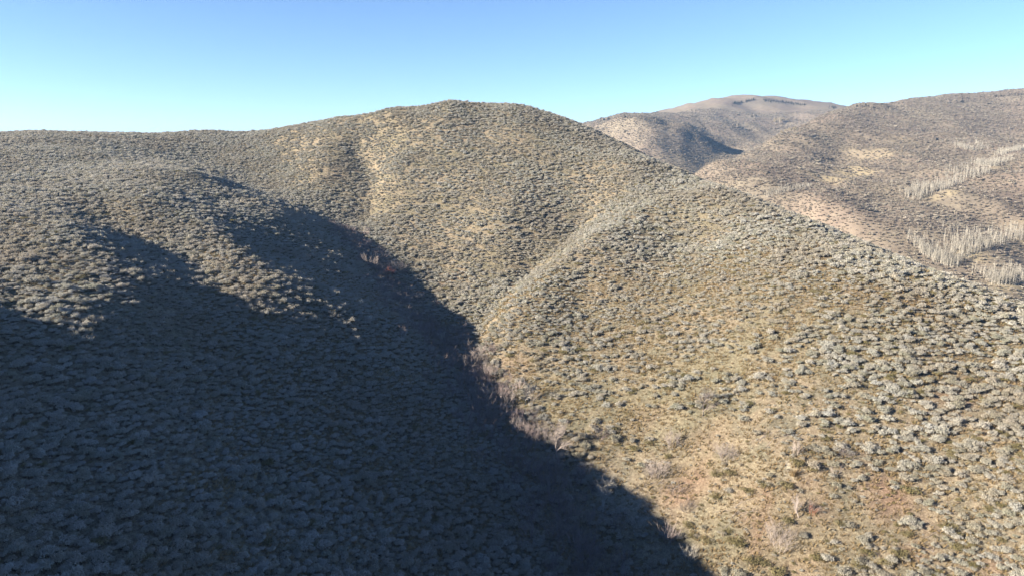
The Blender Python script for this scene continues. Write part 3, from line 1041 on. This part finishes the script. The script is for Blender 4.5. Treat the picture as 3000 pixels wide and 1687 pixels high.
bare(2445, 1395, 50, 'upright', 'lilac_wood', 'small pale bare shrub on the open right slope near the straw clump')
bare(2480, 1345, 60, 'sprawl', 'lilac_wood', 'loose grey twiggy shrub on the right slope uphill of the straw clump')
bare(2330, 1330, 66, 'sprawl2', 'lilac_wood', 'grey twiggy shrub between the fallen white branches and the straw clump')
bare(2020, 1640, 70, 'sprawl', 'white_wood', 'pale twiggy shrub at the shadow edge near the bottom of the slope')
bare(1870, 1540, 60, 'dome', 'white_wood', 'straw pale tangle of twigs along the shadow edge', wide=1.3)
bare(1810, 1560, 60, 'upright', 'lilac_wood', 'thin grey stalks just inside the shadow at the lower gully')


# fallen bleached branches
def fallen(px, py, size, label, seed, count, wood='lilac_wood'):
    r = random.Random(seed)
    p = on_ground(px, py)
    root = link('fallen_branches', None, None, p)
    tag(root, label, 'branches', 'bleached branches lying on the sunlit slope')
    for k in range(count):
        mb = Mesh()
        a = r.uniform(-.5, .9) + (math.pi if r.random() < .25 else 0)
        pts, q = [], Vector((r.uniform(-.4, .4), r.uniform(-.4, .4), 0)) * size
        hh = r.uniform(.05, .28)
        for t in range(5):
            z = ground1(p.x + q.x, p.y + q.y) - p.z
            pts.append(Vector((q.x, q.y, z + .04 + hh * math.sin(math.pi * t / 4) * .8)))
            q = q + Vector((math.cos(a), math.sin(a), 0)) * size * .22 + rvec(r) * .05
        mb.tube(pts, [.020, .018, .015, .011, .006], 4)
        for t in (2, 3):
            mb.tube([pts[t], pts[t] + (pts[t + 1] - pts[t]) * .8 + rvec(r) * .35], [.011, .005], 3)
        link('branch', mb.data('fallen_branch', [wood]), root)


fallen(2262, 1300, 3.6, 'arching bleached white branches lying on the middle of the right slope', 901, 8)
fallen(2720, 1590, 3.4, 'long pale fallen branches lying among sagebrush at the bottom right', 902, 5)
fallen(2305, 1365, 2.4, 'curved white fallen branch beside the straw clump', 903, 3)
fallen(2152, 1510, 2.8, 'grey green pile of fallen twigs below the olive shrubs', 904, 9)
fallen(1925, 1425, 1.5, 'short pale sticks scattered on the red soil patch', 905, 6)

straw_clump = Mesh()
_r = random.Random(77)
for k in range(260):
    a = _r.uniform(0, 6.283)
    b = Vector((math.cos(a), math.sin(a), 0)) * _r.uniform(0, .45)
    d = Vector((math.cos(a) * .35, math.sin(a) * .35, 1)).normalized()
    s = Vector((-math.sin(a), math.cos(a), 0)) * .014
    straw_clump.face([b - s, b + s, b + d * _r.uniform(.4, .9)], _r.random())
tag(link('straw_clump', straw_clump.data('straw_clump', ['grass']), None, on_ground(2325, 1392), None, 1.2), 'golden clump of tall dry grass on the right slope', 'grass clump')

# ------------------------------------------------------------------ aspens on the distant hills
ASPEN = [aspen_meshes(1000 + k) for k in range(5)]
ASP_T = [t.data('aspen_trunk', ['aspen_bark']) for t, c in ASPEN]
ASP_C = [c.data('aspen_crown', ['aspen_twigs']) for t, c in ASPEN]
ASP_ALL = [merged(t, c).data('aspen_all', ['aspen_bark', 'aspen_twigs']) for t, c in ASPEN]
GROVES = [
    # base line in the photo, tree height in pixels, rows deep in metres, trees, extra trees, label
    (((2905, 836), (2950, 838), (3020, 835)), 42, 12, 36, 260, 'white trunked leafless aspen in the low grove right beside the bare straw bench'),
    (((2712, 752), (2760, 780), (2800, 788), (2850, 750), (2920, 728), (3020, 702)), 42, 20, 80, 620, 'white trunked leafless aspen in the long grove just beyond the near ridge'),
    (((2682, 592), (2720, 578), (2770, 558), (2830, 536), (2905, 512)), 32, 18, 62, 460, 'white trunked leafless aspen in the curved grove behind the middle ridge'),
    (((2820, 438), (2860, 446), (2905, 440)), 20, 24, 22, 200, 'pale leafless aspen in the highest grove on the big far hill'),
    (((2878, 486), (2920, 492), (2965, 474)), 28, 18, 20, 220, 'pale leafless aspen in the grove at the foot of the far draw'),
    (((2935, 458), (2970, 448), (3015, 440)), 24, 16, 18, 200, 'pale leafless aspen in the upper grove at the far draw'),
    (((2245, 584), (2300, 566), (2378, 549)), 18, 9, 30, 260, 'pale leafless aspen in the thin row behind the near spur'),
    (((2435, 655), (2480, 645), (2520, 634)), 16, 8, 8, 14, 'small pale leafless aspen at the edge of the near spur skyline'),
    (((2552, 614), (2566, 611), (2575, 609)), 20, 5, 4, 8, 'pale leafless aspen in the little round clump on the middle ridge'),
    (((2185, 432), (2215, 424), (2235, 414)), 13, 20, 6, 14, 'tiny pale leafless aspen beside the edge of the big far hill'),
    (((2850, 408), (2856, 406), (2862, 404)), 18, 5, 3, 4, 'lone pale leafless aspen uphill of the highest grove'),
]
extra_p, extra_s = [], []
for gi_, (base, hpx, deep, cnt, extra, label) in enumerate(GROVES):
    seg = list(zip(base, base[1:]))
    for k in range(cnt + extra):
        (x0, y0), (x1, y1) = seg[R.randrange(len(seg))]
        t = R.random()
        p = on_ground(x0 + (x1 - x0) * t, y0 + (y1 - y0) * t, 200.0)
        back = abs(R.gauss(0, .55)) * deep
        x, y = p.x + R.uniform(-2, 2), p.y + back
        z = ground1(x, y)
        h = hpx / F_PX * project(p.x, p.y, p.z)[2] * R.uniform(.50, .85) / 10.0
        if k < cnt:
            q = R.randrange(5)
            thing('aspen_tree', [('trunk', ASP_T[q]), ('crown', ASP_C[q])], label, 'tree', label.split(' aspen in ')[-1].split(' aspen ')[-1] + ' aspens', (x, y, z), R.uniform(0, 6.28), (h, h, h), (R.uniform(-.04, .04), R.uniform(-.04, .04)))
        else:
            extra_p.append((x, y, z))
            extra_s.append(h)
n = len(extra_p)
es = np.array(extra_s) * 0.95
scatter('aspen_grove', extra_p, np.stack([es, es, es], -1), np.stack([rng.uniform(-.04, .04, n), rng.uniform(-.04, .04, n), rng.uniform(0, 6.28, n)], -1), rng.integers(0, 5, n), ASP_ALL, 'leafless aspens massed in groves on the distant hills')

# cream coloured poplars in the far valley
POP = [leafy_tree(1100 + k) for k in range(3)]
POP_T = [t.data('poplar_trunk', ['aspen_bark']) for t, c in POP]
POP_C = [c.data('poplar_crown', ['cream_leaves']) for t, c in POP]
for px, py, hpx, lab in ((2272, 366, 24, 'g'), (2283, 362, 22, 'g'), (2294, 360, 17, 'g'), (2305, 358, 13, 'g'), (2290, 396, 16, 'h'), (2303, 392, 17, 'h'), (2315, 388, 16, 'h'), (2325, 384, 12, 'h')):
    p = on_ground(px, py, 300)
    h = hpx / F_PX * project(p.x, p.y, p.z)[2] / 7.5
    k = R.randrange(3)
    up = lab == 'g'
    thing('poplar_tree', [('trunk', POP_T[k]), ('crown', POP_C[k])], 'cream coloured round poplar high in the far valley' if up else 'cream coloured poplar low in the far valley behind the big hill edge', 'tree',
          'upper far poplars' if up else 'lower far poplars', p, R.uniform(0, 6.28), h)

# crags
for k, (px, py, w, h, lab) in enumerate((
        (1765, 358, 14, 12, 'dark crag low on the far left mountain crest'), (1782, 354, 8, 10, 'small pointed crag beside the dark crag on the far left mountain crest'),
        (1832, 346, 16, 9, 'pale broken crag near the top of the far left mountain crest'),
        (1920, 362, 14, 12, 'dark grey outcrop just below the pointed far summit'), (1832, 388, 9, 8, 'small dark outcrop low on the pointed far mountain'),
        (2045, 388, 22, 6, 'dark rock band on the shaded flank of the pointed far mountain'), (2205, 342, 20, 6, 'dark rock band below the highest far summit'),
        (2155, 372, 24, 9, 'dark broken outcrop in the far basin'), (2265, 380, 14, 6, 'small outcrop above the lower cream poplars'),
        (2272, 420, 20, 7, 'tan outcrop on the left edge of the big far hill'), (2520, 314, 28, 9, 'rocky knob on the skyline of the big far hill'), (2560, 318, 14, 6, 'small rocky knob right of the main knob on the far skyline'),
        (2745, 412, 30, 9, 'low dark rock crest on the rounded middle far hill'), (2775, 416, 14, 6, 'small dark rock right of the low rock crest'),
        (2865, 478, 18, 12, 'brown crag at the foot of the far aspen draw'), (2795, 300, 40, 6, 'long low outcrop on the far right skyline'), (2930, 503, 14, 8, 'brown rocks above the curved aspen grove'))):
    p = on_ground(px, py, 330)
    s = 1.0 / F_PX * project(p.x, p.y, p.z)[2]
    tag(link('rock_outcrop', rock_mesh(1200 + k, 6 + k % 4).data('rock_outcrop', ['rock']), None, p, (0, 0, R.uniform(-.3, .3)), (w * s * .5, w * s * .4, h * s)), lab, 'rock')

# dark conifers along the highest far ridge
cp, cs = [], []
for (x0, y0), (x1, y1), cnt in (((2145, 303), (2175, 298), 40), ((2185, 295), (2210, 291), 36), ((2235, 293), (2300, 299), 70), ((2300, 299), (2365, 308), 60), ((2040, 352), (2075, 385), 20), ((2900, 284), (3000, 275), 40), ((2425, 312), (2450, 316), 20)):
    for k in range(cnt):
        t = R.random()
        p = on_ground(x0 + (x1 - x0) * t, y0 + (y1 - y0) * t + abs(R.gauss(0, 3)), 330)
        if p.y > 2400:
            continue
        cp.append(tuple(p))
        cs.append(R.uniform(.5, 1.0) * p.y / 1700)
n = len(cp)
cs = np.array(cs)
CON = [conifer_mesh(1300 + k).data('conifer', ['conifer']) for k in range(3)]
scatter('conifer_stand', cp, np.stack([cs * 1.3, cs * 1.3, cs], -1), np.stack([np.zeros(n), np.zeros(n), rng.uniform(0, 6.28, n)], -1), rng.integers(0, 3, n), CON, 'dark conifers along the highest far ridge')

# ------------------------------------------------------------------ thin haze over the whole country
zlo, zhi = float(MZ.min()) - 1.0, max(float(MZ.max()) + 15.0, CAM_Z + 5.0)
hx0, hx1, hy0, hy1 = float(GX[0]) - 5, float(GX[-1]) + 5, float(GY[0]) - 5, float(GY[-1]) + 5
hm = bpy.data.meshes.new('haze')
hv = [(x, y, z) for z in (zlo, zhi) for y in (hy0, hy1) for x in (hx0, hx1)]
hm.from_pydata(hv, [], [(0, 2, 3, 1), (4, 5, 7, 6), (0, 1, 5, 4), (2, 6, 7, 3), (0, 4, 6, 2), (1, 3, 7, 5)])
hz = bpy.data.materials.new('haze_air')
hz.use_nodes = True
hn = hz.node_tree.nodes
hn.clear()
pv = hn.new('ShaderNodeVolumePrincipled')
pv.inputs['Color'].default_value = (.36, .60, 1.0, 1)
pv.inputs['Density'].default_value = 0.00013
pv.inputs['Anisotropy'].default_value = 0.2
ho = hn.new('ShaderNodeOutputMaterial')
hz.node_tree.links.new(pv.outputs[0], ho.inputs['Volume'])
hm.materials.append(hz)
tag(link('haze', hm), 'thin pale haze over the hills', None, None, 'stuff')
